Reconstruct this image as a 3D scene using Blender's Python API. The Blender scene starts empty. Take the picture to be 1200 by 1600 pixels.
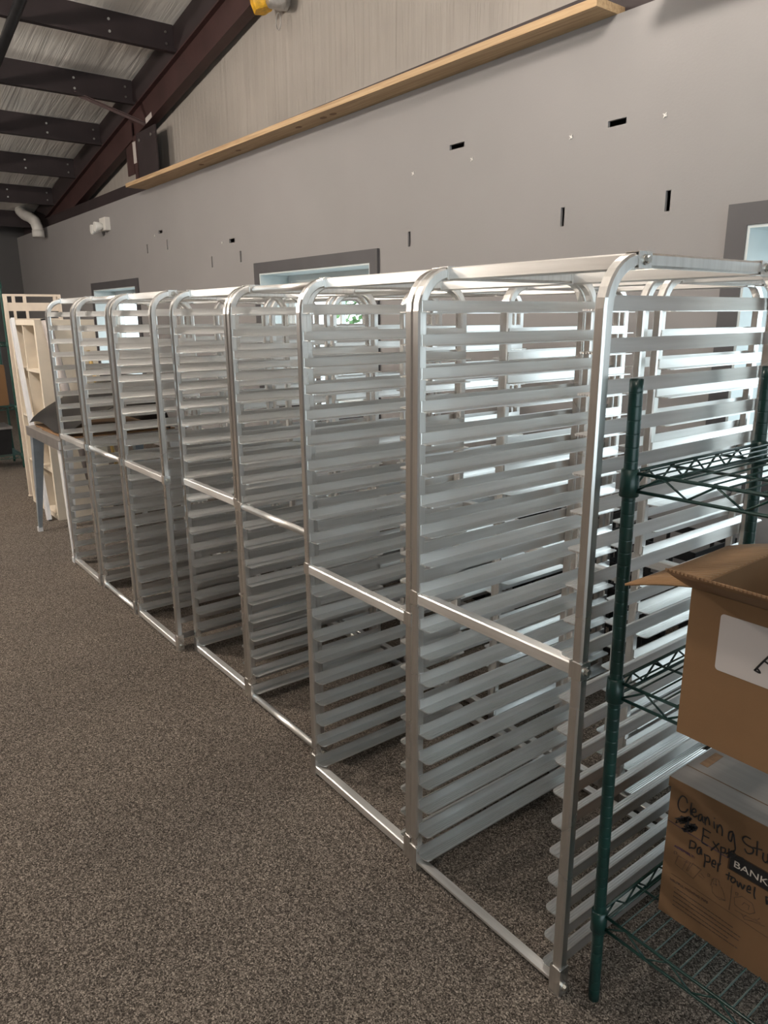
import bpy, math, random
from mathutils import Vector, Matrix

random.seed(7)
scene = bpy.context.scene
COL = scene.collection

# ------------------------------------------------------------------ camera
F_PX = 1146.0
yaw, pitch, roll = math.radians(142.394), math.radians(-14.989), math.radians(-0.400)
fw = Vector((math.cos(pitch) * math.cos(yaw), math.cos(pitch) * math.sin(yaw), math.sin(pitch)))
rt = Vector((math.sin(yaw), -math.cos(yaw), 0.0))
up = rt.cross(fw)
rt2 = rt * math.cos(roll) + up * math.sin(roll)
up2 = up * math.cos(roll) - rt * math.sin(roll)
cam_data = bpy.data.cameras.new('camera')
cam = bpy.data.objects.new('camera', cam_data)
COL.objects.link(cam)
m = Matrix((rt2, up2, -fw)).transposed().to_4x4()
m.translation = Vector((0.8181, -1.1241, 1.5078))
cam.matrix_world = m
cam_data.sensor_fit = 'VERTICAL'
cam_data.sensor_height = 32.0
cam_data.lens = F_PX / 1600.0 * 32.0
cam_data.clip_start = 0.02
cam_data.clip_end = 300
scene.camera = cam

# ------------------------------------------------------------------ world, exposure
scene.view_settings.view_transform = 'Standard'
scene.view_settings.look = 'None'
scene.view_settings.exposure = 0.0
scene.view_settings.gamma = 1.0
scene.view_settings.use_curve_mapping = False
world = bpy.data.worlds.new('overcast_sky')
scene.world = world
world.use_nodes = True
bg = world.node_tree.nodes['Background']
bg.inputs['Color'].default_value = (0.86, 0.94, 1.0, 1)
bg.inputs['Strength'].default_value = 4.1


def add_light(name, kind, loc, rot, energy, color, size=None, sizey=None):
    ld = bpy.data.lights.new(name, kind)
    ld.energy = energy
    ld.color = color
    if size is not None:
        if kind == 'AREA':
            ld.size = size
            if sizey:
                ld.shape = 'RECTANGLE'
                ld.size_y = sizey
        else:
            ld.shadow_soft_size = size
    o = bpy.data.objects.new(name, ld)
    COL.objects.link(o)
    o.location = loc
    o.rotation_euler = rot
    return o


# ------------------------------------------------------------------ materials
MATS = {}


def nodes_of(name):
    mt = bpy.data.materials.new(name)
    mt.use_nodes = True
    nt = mt.node_tree
    b = nt.nodes['Principled BSDF']
    MATS[name] = mt
    return mt, nt, b


def ramp(nt, src, stops):
    r = nt.nodes.new('ShaderNodeValToRGB')
    e = r.color_ramp.elements
    e[0].position, e[0].color = stops[0][0], (*stops[0][1], 1)
    e[1].position, e[1].color = stops[1][0], (*stops[1][1], 1)
    for p, c in stops[2:]:
        x = e.new(p)
        x.color = (*c, 1)
    nt.links.new(src, r.inputs['Fac'])
    return r


def noise(nt, scale, detail=2.0, rough=0.5, stretch=None, coord='Object', dist=0.0):
    tc = nt.nodes.new('ShaderNodeTexCoord')
    n = nt.nodes.new('ShaderNodeTexNoise')
    n.inputs['Scale'].default_value = scale
    n.inputs['Detail'].default_value = detail
    n.inputs['Roughness'].default_value = rough
    n.inputs['Distortion'].default_value = dist
    if stretch:
        mp = nt.nodes.new('ShaderNodeMapping')
        mp.inputs['Scale'].default_value = stretch
        nt.links.new(tc.outputs[coord], mp.inputs['Vector'])
        nt.links.new(mp.outputs['Vector'], n.inputs['Vector'])
    else:
        nt.links.new(tc.outputs[coord], n.inputs['Vector'])
    return n


def bump(nt, b, height, strength, distance=0.01):
    bp = nt.nodes.new('ShaderNodeBump')
    bp.inputs['Strength'].default_value = strength
    bp.inputs['Distance'].default_value = distance
    nt.links.new(height, bp.inputs['Height'])
    nt.links.new(bp.outputs['Normal'], b.inputs['Normal'])
    return bp


def simple(name, col, rough=0.6, metal=0.0, var=0.12, nscale=12.0, bstr=0.0, bscale=200.0, stretch=None, spec=0.5):
    mt, nt, b = nodes_of(name)
    n = noise(nt, nscale, 3.0, 0.55, stretch)
    lo = tuple(c * (1 - var) for c in col)
    hi = tuple(min(1, c * (1 + var)) for c in col)
    r = ramp(nt, n.outputs['Fac'], [(0.3, lo), (0.7, hi)])
    nt.links.new(r.outputs['Color'], b.inputs['Base Color'])
    b.inputs['Roughness'].default_value = rough
    b.inputs['Metallic'].default_value = metal
    b.inputs['Specular IOR Level'].default_value = spec
    if bstr:
        n2 = noise(nt, bscale, 2.0)
        bump(nt, b, n2.outputs['Fac'], bstr)
    return mt


def aluminium(name, stretch, groove=False, rmin=0.32, rmax=0.37, tangent=(1, 0, 1), aniso=0.72):
    mt, nt, b = nodes_of(name)
    b.inputs['Metallic'].default_value = 1.0
    b.inputs['Anisotropic'].default_value = aniso
    cx = nt.nodes.new('ShaderNodeCombineXYZ')
    for k in range(3):
        cx.inputs[k].default_value = tangent[k]
    nt.links.new(cx.outputs[0], b.inputs['Tangent'])
    n = noise(nt, 1.0, 3.0, 0.6, stretch)
    oi = nt.nodes.new('ShaderNodeObjectInfo')
    mix = nt.nodes.new('ShaderNodeMath')
    mix.operation = 'MULTIPLY_ADD'
    mix.inputs[1].default_value = 0.35
    nt.links.new(oi.outputs['Random'], mix.inputs[0])
    nt.links.new(n.outputs['Fac'], mix.inputs[2])
    r = ramp(nt, mix.outputs[0], [(0.3, (0.76, 0.745, 0.725)), (0.95, (0.95, 0.945, 0.935))])
    nt.links.new(r.outputs['Color'], b.inputs['Base Color'])
    n2 = noise(nt, 2.0, 1.0, 0.5)
    rr = nt.nodes.new('ShaderNodeMapRange')
    rr.inputs['From Min'].default_value = 0.3
    rr.inputs['From Max'].default_value = 0.7
    rr.inputs['To Min'].default_value = rmin
    rr.inputs['To Max'].default_value = rmax
    nt.links.new(n2.outputs['Fac'], rr.inputs['Value'])
    nt.links.new(rr.outputs['Result'], b.inputs['Roughness'])
    if groove:
        tc = nt.nodes.new('ShaderNodeTexCoord')
        w = nt.nodes.new('ShaderNodeTexWave')
        w.wave_type = 'BANDS'
        w.bands_direction = 'X'
        w.inputs['Scale'].default_value = 52.0
        w.inputs['Distortion'].default_value = 0.0
        nt.links.new(tc.outputs['Object'], w.inputs['Vector'])
        bump(nt, b, w.outputs['Fac'], 0.5, 0.002)
    else:
        bump(nt, b, n.outputs['Fac'], 0.06, 0.002)
    return mt


aluminium('alu_rail', (70, 3, 70), True)
aluminium('alu_post', (80, 80, 4), False, 0.26, 0.30, tangent=(1, 1, 0), aniso=0.3)
aluminium('alu_bar', (4, 80, 80), False, 0.40, 0.50, tangent=(0, 1, 1), aniso=0.4)
simple('bolt_steel', (0.62, 0.60, 0.56), 0.3, 1.0, 0.1)


def mat_carpet():
    mt, nt, b = nodes_of('carpet')
    n1 = noise(nt, 260.0, 5.0, 0.8)
    n2 = noise(nt, 1.3, 3.0, 0.6)
    n3 = noise(nt, 95.0, 3.0, 0.7)
    tc = nt.nodes.new('ShaderNodeTexCoord')
    wob = nt.nodes.new('ShaderNodeVectorMath')
    wob.operation = 'MULTIPLY_ADD'
    wob.inputs[1].default_value = (0.012, 0.012, 0.0)
    n4 = noise(nt, 120.0, 2.0, 0.6)
    nt.links.new(n4.outputs['Color'], wob.inputs[0])
    nt.links.new(tc.outputs['Object'], wob.inputs[2])
    vo = nt.nodes.new('ShaderNodeTexVoronoi')
    vo.inputs['Scale'].default_value = 270.0
    nt.links.new(wob.outputs[0], vo.inputs['Vector'])
    sp = nt.nodes.new('ShaderNodeSeparateColor')
    nt.links.new(vo.outputs['Color'], sp.inputs[0])
    mx = nt.nodes.new('ShaderNodeMath')
    mx.operation = 'MULTIPLY_ADD'
    mx.inputs[1].default_value = 0.20
    nt.links.new(sp.outputs[0], mx.inputs[0])
    nt.links.new(n1.outputs['Fac'], mx.inputs[2])
    r1 = ramp(nt, mx.outputs[0], [(0.44, (0.016, 0.0137, 0.012)), (0.56, (0.066, 0.056, 0.048)), (0.67, (0.18, 0.153, 0.131)), (0.80, (0.44, 0.384, 0.33))])
    r3 = ramp(nt, n3.outputs['Fac'], [(0.3, (0.72, 0.72, 0.72)), (0.7, (1.22, 1.22, 1.22))])
    r2 = ramp(nt, n2.outputs['Fac'], [(0.3, (0.90, 0.90, 0.91)), (0.7, (1.08, 1.07, 1.05))])
    m1 = nt.nodes.new('ShaderNodeMix'); m1.data_type = 'RGBA'; m1.blend_type = 'MULTIPLY'; m1.inputs[0].default_value = 1.0
    m2 = nt.nodes.new('ShaderNodeMix'); m2.data_type = 'RGBA'; m2.blend_type = 'MULTIPLY'; m2.inputs[0].default_value = 1.0
    nt.links.new(r1.outputs['Color'], m1.inputs[6]); nt.links.new(r3.outputs['Color'], m1.inputs[7])
    nt.links.new(m1.outputs[2], m2.inputs[6]); nt.links.new(r2.outputs['Color'], m2.inputs[7])
    nt.links.new(m2.outputs[2], b.inputs['Base Color'])
    b.inputs['Roughness'].default_value = 1.0
    b.inputs['Specular IOR Level'].default_value = 0.05
    bump(nt, b, n1.outputs['Fac'], 0.25, 0.003)


mat_carpet()


def mat_wall(name, col, bs=0.12):
    mt, nt, b = nodes_of(name)
    n = noise(nt, 0.8, 3.0, 0.6)
    r = ramp(nt, n.outputs['Fac'], [(0.3, tuple(c * 0.95 for c in col)), (0.7, tuple(c * 1.05 for c in col))])
    nt.links.new(r.outputs['Color'], b.inputs['Base Color'])
    b.inputs['Roughness'].default_value = 0.62
    b.inputs['Specular IOR Level'].default_value = 0.35
    n2 = noise(nt, 90.0, 3.0, 0.6)
    bump(nt, b, n2.outputs['Fac'], bs, 0.006)


mat_wall('wall_paint', (0.300, 0.290, 0.291))
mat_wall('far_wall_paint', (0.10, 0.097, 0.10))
mat_wall('warm_wall_paint', (0.20, 0.165, 0.14))


def mat_insul(name, col, stretch, bs):
    mt, nt, b = nodes_of(name)
    n = noise(nt, 1.0, 4.0, 0.6, stretch, dist=0.6)
    n0 = noise(nt, 1.4, 3.0)
    r = ramp(nt, n0.outputs['Fac'], [(0.3, tuple(c * 0.88 for c in col)), (0.7, tuple(c * 1.08 for c in col))])
    nt.links.new(r.outputs['Color'], b.inputs['Base Color'])
    b.inputs['Roughness'].default_value = 0.42
    b.inputs['Specular IOR Level'].default_value = 0.4
    bump(nt, b, n.outputs['Fac'], bs, 0.05)


mat_insul('insulation_wall', (0.375, 0.345, 0.315), (9, 9, 0.35), 0.35)
mat_insul('insulation_roof', (0.90, 0.87, 0.83), (0.35, 7, 0.35), 0.5)
simple('red_oxide_steel', (0.050, 0.022, 0.021), 0.55, 0.0, 0.25, 3.0, 0.05, 60)
simple('dark_purlin_steel', (0.030, 0.020, 0.022), 0.6, 0.0, 0.2, 3.0)
simple('bolt_white', (0.70, 0.70, 0.68), 0.35, 0.6, 0.05)


def mat_wood():
    mt, nt, b = nodes_of('pine_wood')
    n = noise(nt, 1.0, 4.0, 0.6, (1.2, 40, 40), dist=1.5)
    r = ramp(nt, n.outputs['Fac'], [(0.3, (0.34, 0.215, 0.115)), (0.55, (0.50, 0.345, 0.195)), (0.75, (0.58, 0.42, 0.255))])
    nt.links.new(r.outputs['Color'], b.inputs['Base Color'])
    b.inputs['Roughness'].default_value = 0.7
    bump(nt, b, n.outputs['Fac'], 0.1, 0.003)


mat_wood()
simple('knot_brown', (0.22, 0.12, 0.06), 0.7)
simple('trim_grey', (0.085, 0.082, 0.088), 0.5, 0.0, 0.06, 5)
simple('reveal_white', (0.66, 0.72, 0.73), 0.5, 0.0, 0.05, 5)
simple('vinyl_white', (0.80, 0.82, 0.82), 0.4, 0.0, 0.04, 5)
simple('cavity_black', (0.01, 0.01, 0.011), 0.9)
simple('white_plastic', (0.75, 0.73, 0.70), 0.4, 0.0, 0.05)
simple('clear_lens', (0.85, 0.85, 0.83), 0.12, 0.0, 0.03)
simple('yellow_wrap', (0.75, 0.42, 0.03), 0.5, 0.0, 0.25, 30, 0.3, 40)
simple('foil_grey', (0.45, 0.44, 0.43), 0.35, 0.6, 0.2, 25, 0.3, 50)
simple('black_steel', (0.02, 0.02, 0.022), 0.4, 0.3, 0.2)
simple('green_epoxy', (0.006, 0.032, 0.027), 0.34, 0.0, 0.25, 20)
simple('green_epoxy_pale', (0.022, 0.085, 0.068), 0.4, 0.0, 0.25, 20)
simple('cardboard', (0.20, 0.108, 0.048), 0.85, 0.0, 0.07, 6, 0.04, 300)
simple('cardboard_dark_edge', (0.26, 0.15, 0.08), 0.9, 0.0, 0.2, 60)


def mat_cardboard_ribbed():
    mt, nt, b = nodes_of('cardboard_flap_lit')
    n = noise(nt, 6.0, 3.0)
    r = ramp(nt, n.outputs['Fac'], [(0.3, (0.25, 0.142, 0.066)), (0.7, (0.31, 0.18, 0.088))])  # lighter than the carton body: daylight on the flaps put into the colour
    nt.links.new(r.outputs['Color'], b.inputs['Base Color'])
    b.inputs['Roughness'].default_value = 0.85
    tc = nt.nodes.new('ShaderNodeTexCoord')
    w = nt.nodes.new('ShaderNodeTexWave')
    w.bands_direction = 'Y'
    w.inputs['Scale'].default_value = 22.0
    w.inputs['Distortion'].default_value = 0.4
    nt.links.new(tc.outputs['Object'], w.inputs['Vector'])
    bump(nt, b, w.outputs['Fac'], 0.5, 0.004)


mat_cardboard_ribbed()
simple('moving_box_brown', (0.17, 0.09, 0.040), 0.8, 0.0, 0.06, 5)
simple('moving_box_lid', (0.30, 0.27, 0.25), 0.75, 0.0, 0.08, 1.0, stretch=(3, 60, 60))
simple('paper_white', (0.50, 0.455, 0.435), 0.7, 0.0, 0.03, 4)
simple('ink_black', (0.010, 0.009, 0.010), 0.6)
simple('ink_purple', (0.035, 0.02, 0.075), 0.6)
simple('print_white', (0.62, 0.55, 0.48), 0.6)
simple('print_brown', (0.05, 0.032, 0.03), 0.7)
simple('cream_metal', (0.72, 0.62, 0.52), 0.45, 0.0, 0.05)
simple('cream_laminate', (0.74, 0.66, 0.55), 0.5, 0.0, 0.04)
simple('white_strip', (0.78, 0.80, 0.84), 0.25, 0.0, 0.04)
simple('blue_grey_metal', (0.36, 0.42, 0.48), 0.35, 0.5, 0.1)
simple('grey_metal', (0.34, 0.32, 0.31), 0.35, 0.6, 0.12)
simple('white_metal', (0.76, 0.76, 0.77), 0.35, 0.0, 0.05)
simple('black_rubber', (0.009, 0.0085, 0.0085), 0.45, 0.0, 0.2, 8, spec=0.3)
simple('grey_paper_tube', (0.33, 0.30, 0.29), 0.5, 0.2, 0.15)
simple('brass_wood', (0.40, 0.27, 0.09), 0.5, 0.0, 0.15)
simple('leaf_green', (0.16, 0.28, 0.11), 0.8, 0.0, 0.5, 3)
simple('bark', (0.10, 0.075, 0.05), 0.9, 0.0, 0.3)
simple('pale_gravel', (0.34, 0.34, 0.33), 0.9, 0.0, 0.3, 0.6)
simple('red_plastic', (0.16, 0.03, 0.02), 0.5)
simple('lamp_housing', (0.55, 0.55, 0.55), 0.4, 0.5)


def mat_glass():
    mt = bpy.data.materials.new('window_glass')
    mt.use_nodes = True
    nt = mt.node_tree
    nt.nodes.clear()
    out = nt.nodes.new('ShaderNodeOutputMaterial')
    tr = nt.nodes.new('ShaderNodeBsdfTransparent')
    tr.inputs['Color'].default_value = (0.93, 0.97, 0.97, 1)
    gl = nt.nodes.new('ShaderNodeBsdfGlossy')
    gl.inputs['Roughness'].default_value = 0.02
    lw = nt.nodes.new('ShaderNodeLayerWeight')
    pw = nt.nodes.new('ShaderNodeMath')
    pw.operation = 'POWER'
    pw.inputs[1].default_value = 5.0
    nt.links.new(lw.outputs['Facing'], pw.inputs[0])
    fr = nt.nodes.new('ShaderNodeMath')
    fr.operation = 'MULTIPLY_ADD'
    fr.inputs[1].default_value = 0.5
    fr.inputs[2].default_value = 0.03
    nt.links.new(pw.outputs[0], fr.inputs[0])
    mx = nt.nodes.new('ShaderNodeMixShader')
    nt.links.new(fr.outputs[0], mx.inputs[0])
    nt.links.new(tr.outputs[0], mx.inputs[1])
    nt.links.new(gl.outputs[0], mx.inputs[2])
    nt.links.new(mx.outputs[0], out.inputs['Surface'])
    MATS['window_glass'] = mt


mat_glass()


def mat_emit(name, col, s):
    mt = bpy.data.materials.new(name)
    mt.use_nodes = True
    nt = mt.node_tree
    b = nt.nodes['Principled BSDF']
    b.inputs['Base Color'].default_value = (0.8, 0.8, 0.8, 1)
    b.inputs['Emission Color'].default_value = (*col, 1)
    b.inputs['Emission Strength'].default_value = s
    MATS[name] = mt


# ------------------------------------------------------------------ mesh building
class MB:
    def __init__(self):
        self.v, self.f, self.s = [], [], []

    def add(self, vs, fs, smooth=False):
        o = len(self.v)
        self.v += [tuple(p) for p in vs]
        for f in fs:
            self.f.append(tuple(i + o for i in f))
            self.s.append(smooth)
        return self

    def box(self, x0, x1, y0, y1, z0, z1, mtx=None):
        vs = [(x, y, z) for z in (z0, z1) for y in (y0, y1) for x in (x0, x1)]
        if mtx is not None:
            vs = [mtx @ Vector(p) for p in vs]
        return self.add(vs, [(0, 2, 3, 1), (4, 5, 7, 6), (0, 1, 5, 4), (2, 6, 7, 3), (0, 4, 6, 2), (1, 3, 7, 5)])

    def prism(self, pts, depth_vec):
        """closed polygon pts (3D, planar) extruded by depth_vec"""
        n = len(pts)
        d = Vector(depth_vec)
        a = [Vector(p) for p in pts]
        b = [p + d for p in a]
        fs = [tuple(range(n))[::-1], tuple(range(n, 2 * n))]
        for i in range(n):
            j = (i + 1) % n
            fs.append((i, j, n + j, n + i))
        return self.add(a + b, fs)

    def sweep(self, path, prof, closed=False, smooth=True, up=None, radii=None):
        """sweep 2D profile (list of (a,b)) along a 3D path"""
        P = [Vector(p) for p in path]
        n = len(P)
        k = len(prof)
        vs = []
        nrm = None
        for i in range(n):
            if closed:
                t = P[(i + 1) % n] - P[i - 1]
            else:
                t = (P[min(i + 1, n - 1)] - P[max(i - 1, 0)])
            t.normalize()
            if nrm is None:
                ref = Vector(up) if up else (Vector((0, 0, 1)) if abs(t.z) < 0.9 else Vector((1, 0, 0)))
                nrm = (ref - t * ref.dot(t)).normalized()
            else:
                nrm = (nrm - t * nrm.dot(t))
                if nrm.length < 1e-6:
                    nrm = t.orthogonal()
                nrm.normalize()
            bn = t.cross(nrm)
            sc = radii[i] if radii else 1.0
            for a, b in prof:
                vs.append(P[i] + nrm * (a * sc) + bn * (b * sc))
        fs = []
        for i in range(n if closed else n - 1):
            i2 = (i + 1) % n
            for j in range(k):
                j2 = (j + 1) % k
                fs.append((i * k + j, i * k + j2, i2 * k + j2, i2 * k + j))
        o = len(self.v)
        self.add(vs, fs, smooth)
        if not closed:
            self.f.append(tuple(o + j for j in range(k))[::-1]); self.s.append(False)
            self.f.append(tuple(o + (n - 1) * k + j for j in range(k))); self.s.append(False)
        return self

    def tube(self, path, r, seg=8, closed=False, radii=None):
        return self.sweep(path, circ(r, seg), closed, True, radii=radii)

    def mesh(self, name, mat):
        me = bpy.data.meshes.new(name)
        me.from_pydata(self.v, [], self.f)
        me.polygons.foreach_set('use_smooth', self.s)
        mats = mat if isinstance(mat, (list, tuple)) else [mat]
        for q in mats:
            me.materials.append(MATS[q])
        me.update()
        return me

    def build(self, name, mat, parent=None):
        return link(name, self.mesh(name, mat), parent)


def circ(r, seg):
    return [(r * math.cos(2 * math.pi * i / seg), r * math.sin(2 * math.pi * i / seg)) for i in range(seg)]


def rsq(h, b):
    """rounded square profile, half size h, corner cut b"""
    return [(h - b, -h), (h, -h + b), (h, h - b), (h - b, h), (-h + b, h), (-h, h - b), (-h, -h + b), (-h + b, -h)]


def link(name, data, parent=None):
    o = bpy.data.objects.new(name, data)
    COL.objects.link(o)
    if parent is not None:
        o.parent = parent
    return o


def empty(name, loc=(0, 0, 0), rot=(0, 0, 0)):
    o = bpy.data.objects.new(name, None)
    COL.objects.link(o)
    o.location = loc
    o.rotation_euler = rot
    o.empty_display_size = 0.1
    return o


def tag(o, label=None, cat=None, group=None, kind=None):
    if label:
        o['label'] = label
    if cat:
        o['category'] = cat
    if group:
        o['group'] = group
    if kind:
        o['kind'] = kind
    return o


# ------------------------------------------------------------------ room shell
WY = 2.10          # face of the grey partition
UY = 2.36          # insulated outer wall above it
XL, XR = -13.7, 4.2
YF = -9.0
TOP = 2.845
SL = 0.1758        # roof slope
RB = 4.868         # rafter bottom height at X=0 (z = RB + SL*x)
WIN = [(-0.928, 0.842), (-5.168, -3.397), (-9.79, -8.03), (1.75, 3.52)]
WZ0, WZ1 = 0.72, 1.952
TRIM = 0.089
SLOTS = [  # x0, x1, z0, z1
    (-2.705, -2.58, 2.452, 2.480), (-3.092, -3.066, 1.941, 2.032), (-1.588, -1.485, 2.371, 2.399),
    (-1.846, -1.822, 1.950, 2.042), (-1.246, -1.220, 1.960, 2.049),
    (-7.69, -7.655, 2.20, 2.295), (-7.11, -7.08, 2.20, 2.30), (-7.31, -7.20, 2.375, 2.405),
    (-6.05, -6.022, 1.965, 2.065), (-5.455, -5.425, 1.98, 2.075), (-5.65, -5.54, 2.155, 2.19)]


def wall_with_holes():
    holes = [(a + TRIM, b - TRIM, WZ0 + TRIM, WZ1 - TRIM) for a, b in WIN] + SLOTS
    xs = sorted({XL, XR} | {h[0] for h in holes} | {h[1] for h in holes})
    zs = sorted({0.0, TOP} | {h[2] for h in holes} | {h[3] for h in holes})
    mb = MB()
    th = 0.016
    for i in range(len(xs) - 1):
        for j in range(len(zs) - 1):
            cx, cz = (xs[i] + xs[i + 1]) / 2, (zs[j] + zs[j + 1]) / 2
            if any(h[0] < cx < h[1] and h[2] < cz < h[3] for h in holes):
                continue
            x0, x1, z0, z1 = xs[i], xs[i + 1], zs[j], zs[j + 1]
            mb.add([(x0, WY, z0), (x1, WY, z0), (x1, WY, z1), (x0, WY, z1)], [(0, 1, 2, 3)])
            mb.add([(x0, WY + th, z0), (x1, WY + th, z0), (x1, WY + th, z1), (x0, WY + th, z1)], [(3, 2, 1, 0)])
    for x0, x1, z0, z1 in holes:
        mb.add([(x0, WY, z0), (x1, WY, z0), (x1, WY, z1), (x0, WY, z1),
                (x0, WY + th, z0), (x1, WY + th, z0), (x1, WY + th, z1), (x0, WY + th, z1)],
               [(0, 4, 5, 1), (1, 5, 6, 2), (2, 6, 7, 3), (3, 7, 4, 0)])
    mb.add([(XL, WY, TOP), (XR, WY, TOP), (XR, WY + th, TOP), (XL, WY + th, TOP)], [(0, 1, 2, 3)])
    o = mb.build('wall_back', 'wall_paint')
    tag(o, 'long grey painted partition wall behind the racks', kind='structure')
    return o


def build_shell():
    f = MB().box(XL - 0.1, XR + 0.1, YF - 0.1, UY + 0.1, -0.06, 0.0).build('floor', 'carpet')
    tag(f, 'speckled brown grey loop pile carpet floor', kind='structure')
    wall_with_holes()
    # insulated outer wall: windows stay open in it
    mb = MB()
    zt = 6.2
    holes = [(a + TRIM, b - TRIM, WZ0 + TRIM, WZ1 - TRIM) for a, b in WIN]
    xs = sorted({XL, XR} | {h[0] for h in holes} | {h[1] for h in holes})
    zs = [0.0, WZ0 + TRIM, WZ1 - TRIM, zt]
    for i in range(len(xs) - 1):
        for j in range(3):
            cx, cz = (xs[i] + xs[i + 1]) / 2, (zs[j] + zs[j + 1]) / 2
            if any(h[0] < cx < h[1] and h[2] < cz < h[3] for h in holes):
                continue
            x0, x1, z0, z1 = xs[i], xs[i + 1], zs[j], zs[j + 1]
            mb.add([(x0, UY, z0), (x1, UY, z0), (x1, UY, z1), (x0, UY, z1)], [(0, 1, 2, 3)])
            mb.add([(x0, UY + 0.1, z0), (x1, UY + 0.1, z0), (x1, UY + 0.1, z1), (x0, UY + 0.1, z1)], [(3, 2, 1, 0)])
    tag(mb.build('wall_upper', 'insulation_wall'), 'vinyl faced insulation on the upper gable wall', kind='structure')
    # cavity floor boards that close the partition from above stay open: dark cavity behind
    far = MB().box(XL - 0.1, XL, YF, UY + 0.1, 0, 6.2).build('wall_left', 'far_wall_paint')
    tag(far, 'dark grey end wall at the far end of the room', kind='structure')
    # end wall behind the camera with a glazed opening
    gy0, gy1, gz0, gz1 = -3.2, 1.6, 0.10, 2.60
    mb = MB()
    for y0, y1, z0, z1 in ((YF, gy0, 0, 6.2), (gy1, UY + 0.1, 0, 6.2), (gy0, gy1, 0, gz0), (gy0, gy1, gz1, 6.2)):
        mb.box(XR, XR + 0.12, y0, y1, z0, z1)
    tag(mb.build('wall_right', 'wall_paint'), 'grey end wall with a wide window', kind='structure')
    fr = MB().box(XL, XR, YF - 0.1, YF, 0, 6.2).build('wall_front', 'warm_wall_paint')
    tag(fr, 'warm beige wall across the aisle', kind='structure')
    # roof insulation
    zc = RB + 0.565
    n = 60
    vs, fs = [], []
    for i in range(n + 1):
        x = XL - 0.1 + (XR - XL + 0.2) * i / n
        for y in (YF - 0.1, UY + 0.1):
            vs.append((x, y, zc + SL * x))
    for i in range(n):
        fs.append((2 * i, 2 * i + 1, 2 * i + 3, 2 * i + 2))
    c = MB().add(vs, fs)
    c.add([(x, y, z + 0.08) for x, y, z in vs], [q[::-1] for q in fs])
    tag(c.build('ceiling', 'insulation_roof'), 'white vinyl faced roof insulation sagging between purlins', kind='structure')
    # glazing at the end wall
    w = empty('window_5', (XR, (gy0 + gy1) / 2, gz0))
    tag(w, 'wide window in the end wall', kind='structure')
    hw, hh = (gy1 - gy0) / 2, gz1 - gz0
    mb = MB()
    for a, b2, z0, z1 in ((-hw, -hw + .05, 0, hh), (hw - .05, hw, 0, hh), (-hw, hw, 0, .05), (-hw, hw, hh - .05, hh), (-.03, .03, 0, hh)):
        mb.box(0.03, 0.09, a, b2, z0, z1)
    mb.build('window_frame', 'vinyl_white', w)
    for a, b2 in ((-hw + .05, -.03), (.03, hw - .05)):
        MB().box(0.055, 0.061, a, b2, .05, hh - .05).build('pane', 'window_glass', w)
    p = add_light('window_portal', 'AREA', (XR + 0.02, (gy0 + gy1) / 2, (gz0 + gz1) / 2), (0, math.radians(90), 0), 1.0, (1, 1, 1), gz1 - gz0, gy1 - gy0)
    p.data.cycles.is_portal = True


build_shell()


def build_window(idx, a, b):
    w = empty('window_%d' % idx, (a, WY, WZ0))
    tag(w, ['grey cased window behind the nearest racks', 'grey cased window behind the middle of the rack row',
            'grey cased window towards the far end of the wall', 'grey cased window past the green shelving'][idx - 1], kind='structure')
    W, H, T = b - a, WZ1 - WZ0, TRIM
    MB().box(0, W, -0.022, -0.001, H - T, H).build('casing', 'trim_grey', w)
    MB().box(0, W, -0.022, -0.001, 0, T).build('casing', 'trim_grey', w)
    MB().box(0, T, -0.022, -0.001, T, H - T).build('casing', 'trim_grey', w)
    MB().box(W - T, W, -0.022, -0.001, T, H - T).build('casing', 'trim_grey', w)
    d = UY + 0.10 - WY
    rv = MB()
    rv.box(T - 0.004, T + 0.012, -0.018, d, T, H - T)
    rv.box(W - T - 0.012, W - T + 0.004, -0.018, d, T, H - T)
    rv.box(T + 0.012, W - T - 0.012, -0.018, d, T - 0.004, T + 0.012)
    rv.box(T + 0.012, W - T - 0.012, -0.018, d, H - T - 0.012, H - T + 0.004)
    rv.build('window_reveal', 'reveal_white', w)
    x0, x1, z0, z1 = T + .012, W - T - .012, T + .012, H - T - .012
    fm = MB()
    y0, y1 = d - 0.10, d - 0.03
    fm.box(x0, x0 + .045, y0, y1, z0, z1).box(x1 - .045, x1, y0, y1, z0, z1)
    fm.box(x0 + .045, x1 - .045, y0, y1, z0, z0 + .05).box(x0 + .045, x1 - .045, y0, y1, z1 - .05, z1)
    fm.build('window_frame', 'vinyl_white', w)
    mid = (x0 + x1) / 2
    for s, (p, q) in enumerate(((x0 + .045, mid + .02), (mid - .02, x1 - .045))):
        yy = y0 + 0.012 + 0.024 * s
        zb, zt = z0 + .05, z1 - .05
        sm = MB()
        sm.box(p, p + .03, yy, yy + .022, zb, zt).box(q - .03, q, yy, yy + .022, zb, zt)
        sm.box(p + .03, q - .03, yy, yy + .022, zb, zb + .03).box(p + .03, q - .03, yy, yy + .022, zt - .03, zt)
        so = sm.build('sash', 'vinyl_white', w)
        MB().box(p + .03, q - .03, yy + .009, yy + .013, zb + .03, zt - .03).build('pane', 'window_glass', so)
    p = add_light('window_portal', 'AREA', ((a + b) / 2, WY + d + 0.01, (WZ0 + WZ1) / 2), (math.radians(-90), 0, 0), 1.0, (1, 1, 1), W - 2 * T, H - 2 * T)
    p.data.cycles.is_portal = True


for i, (a, b) in enumerate(WIN):
    build_window(i + 1, a, b)


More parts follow.
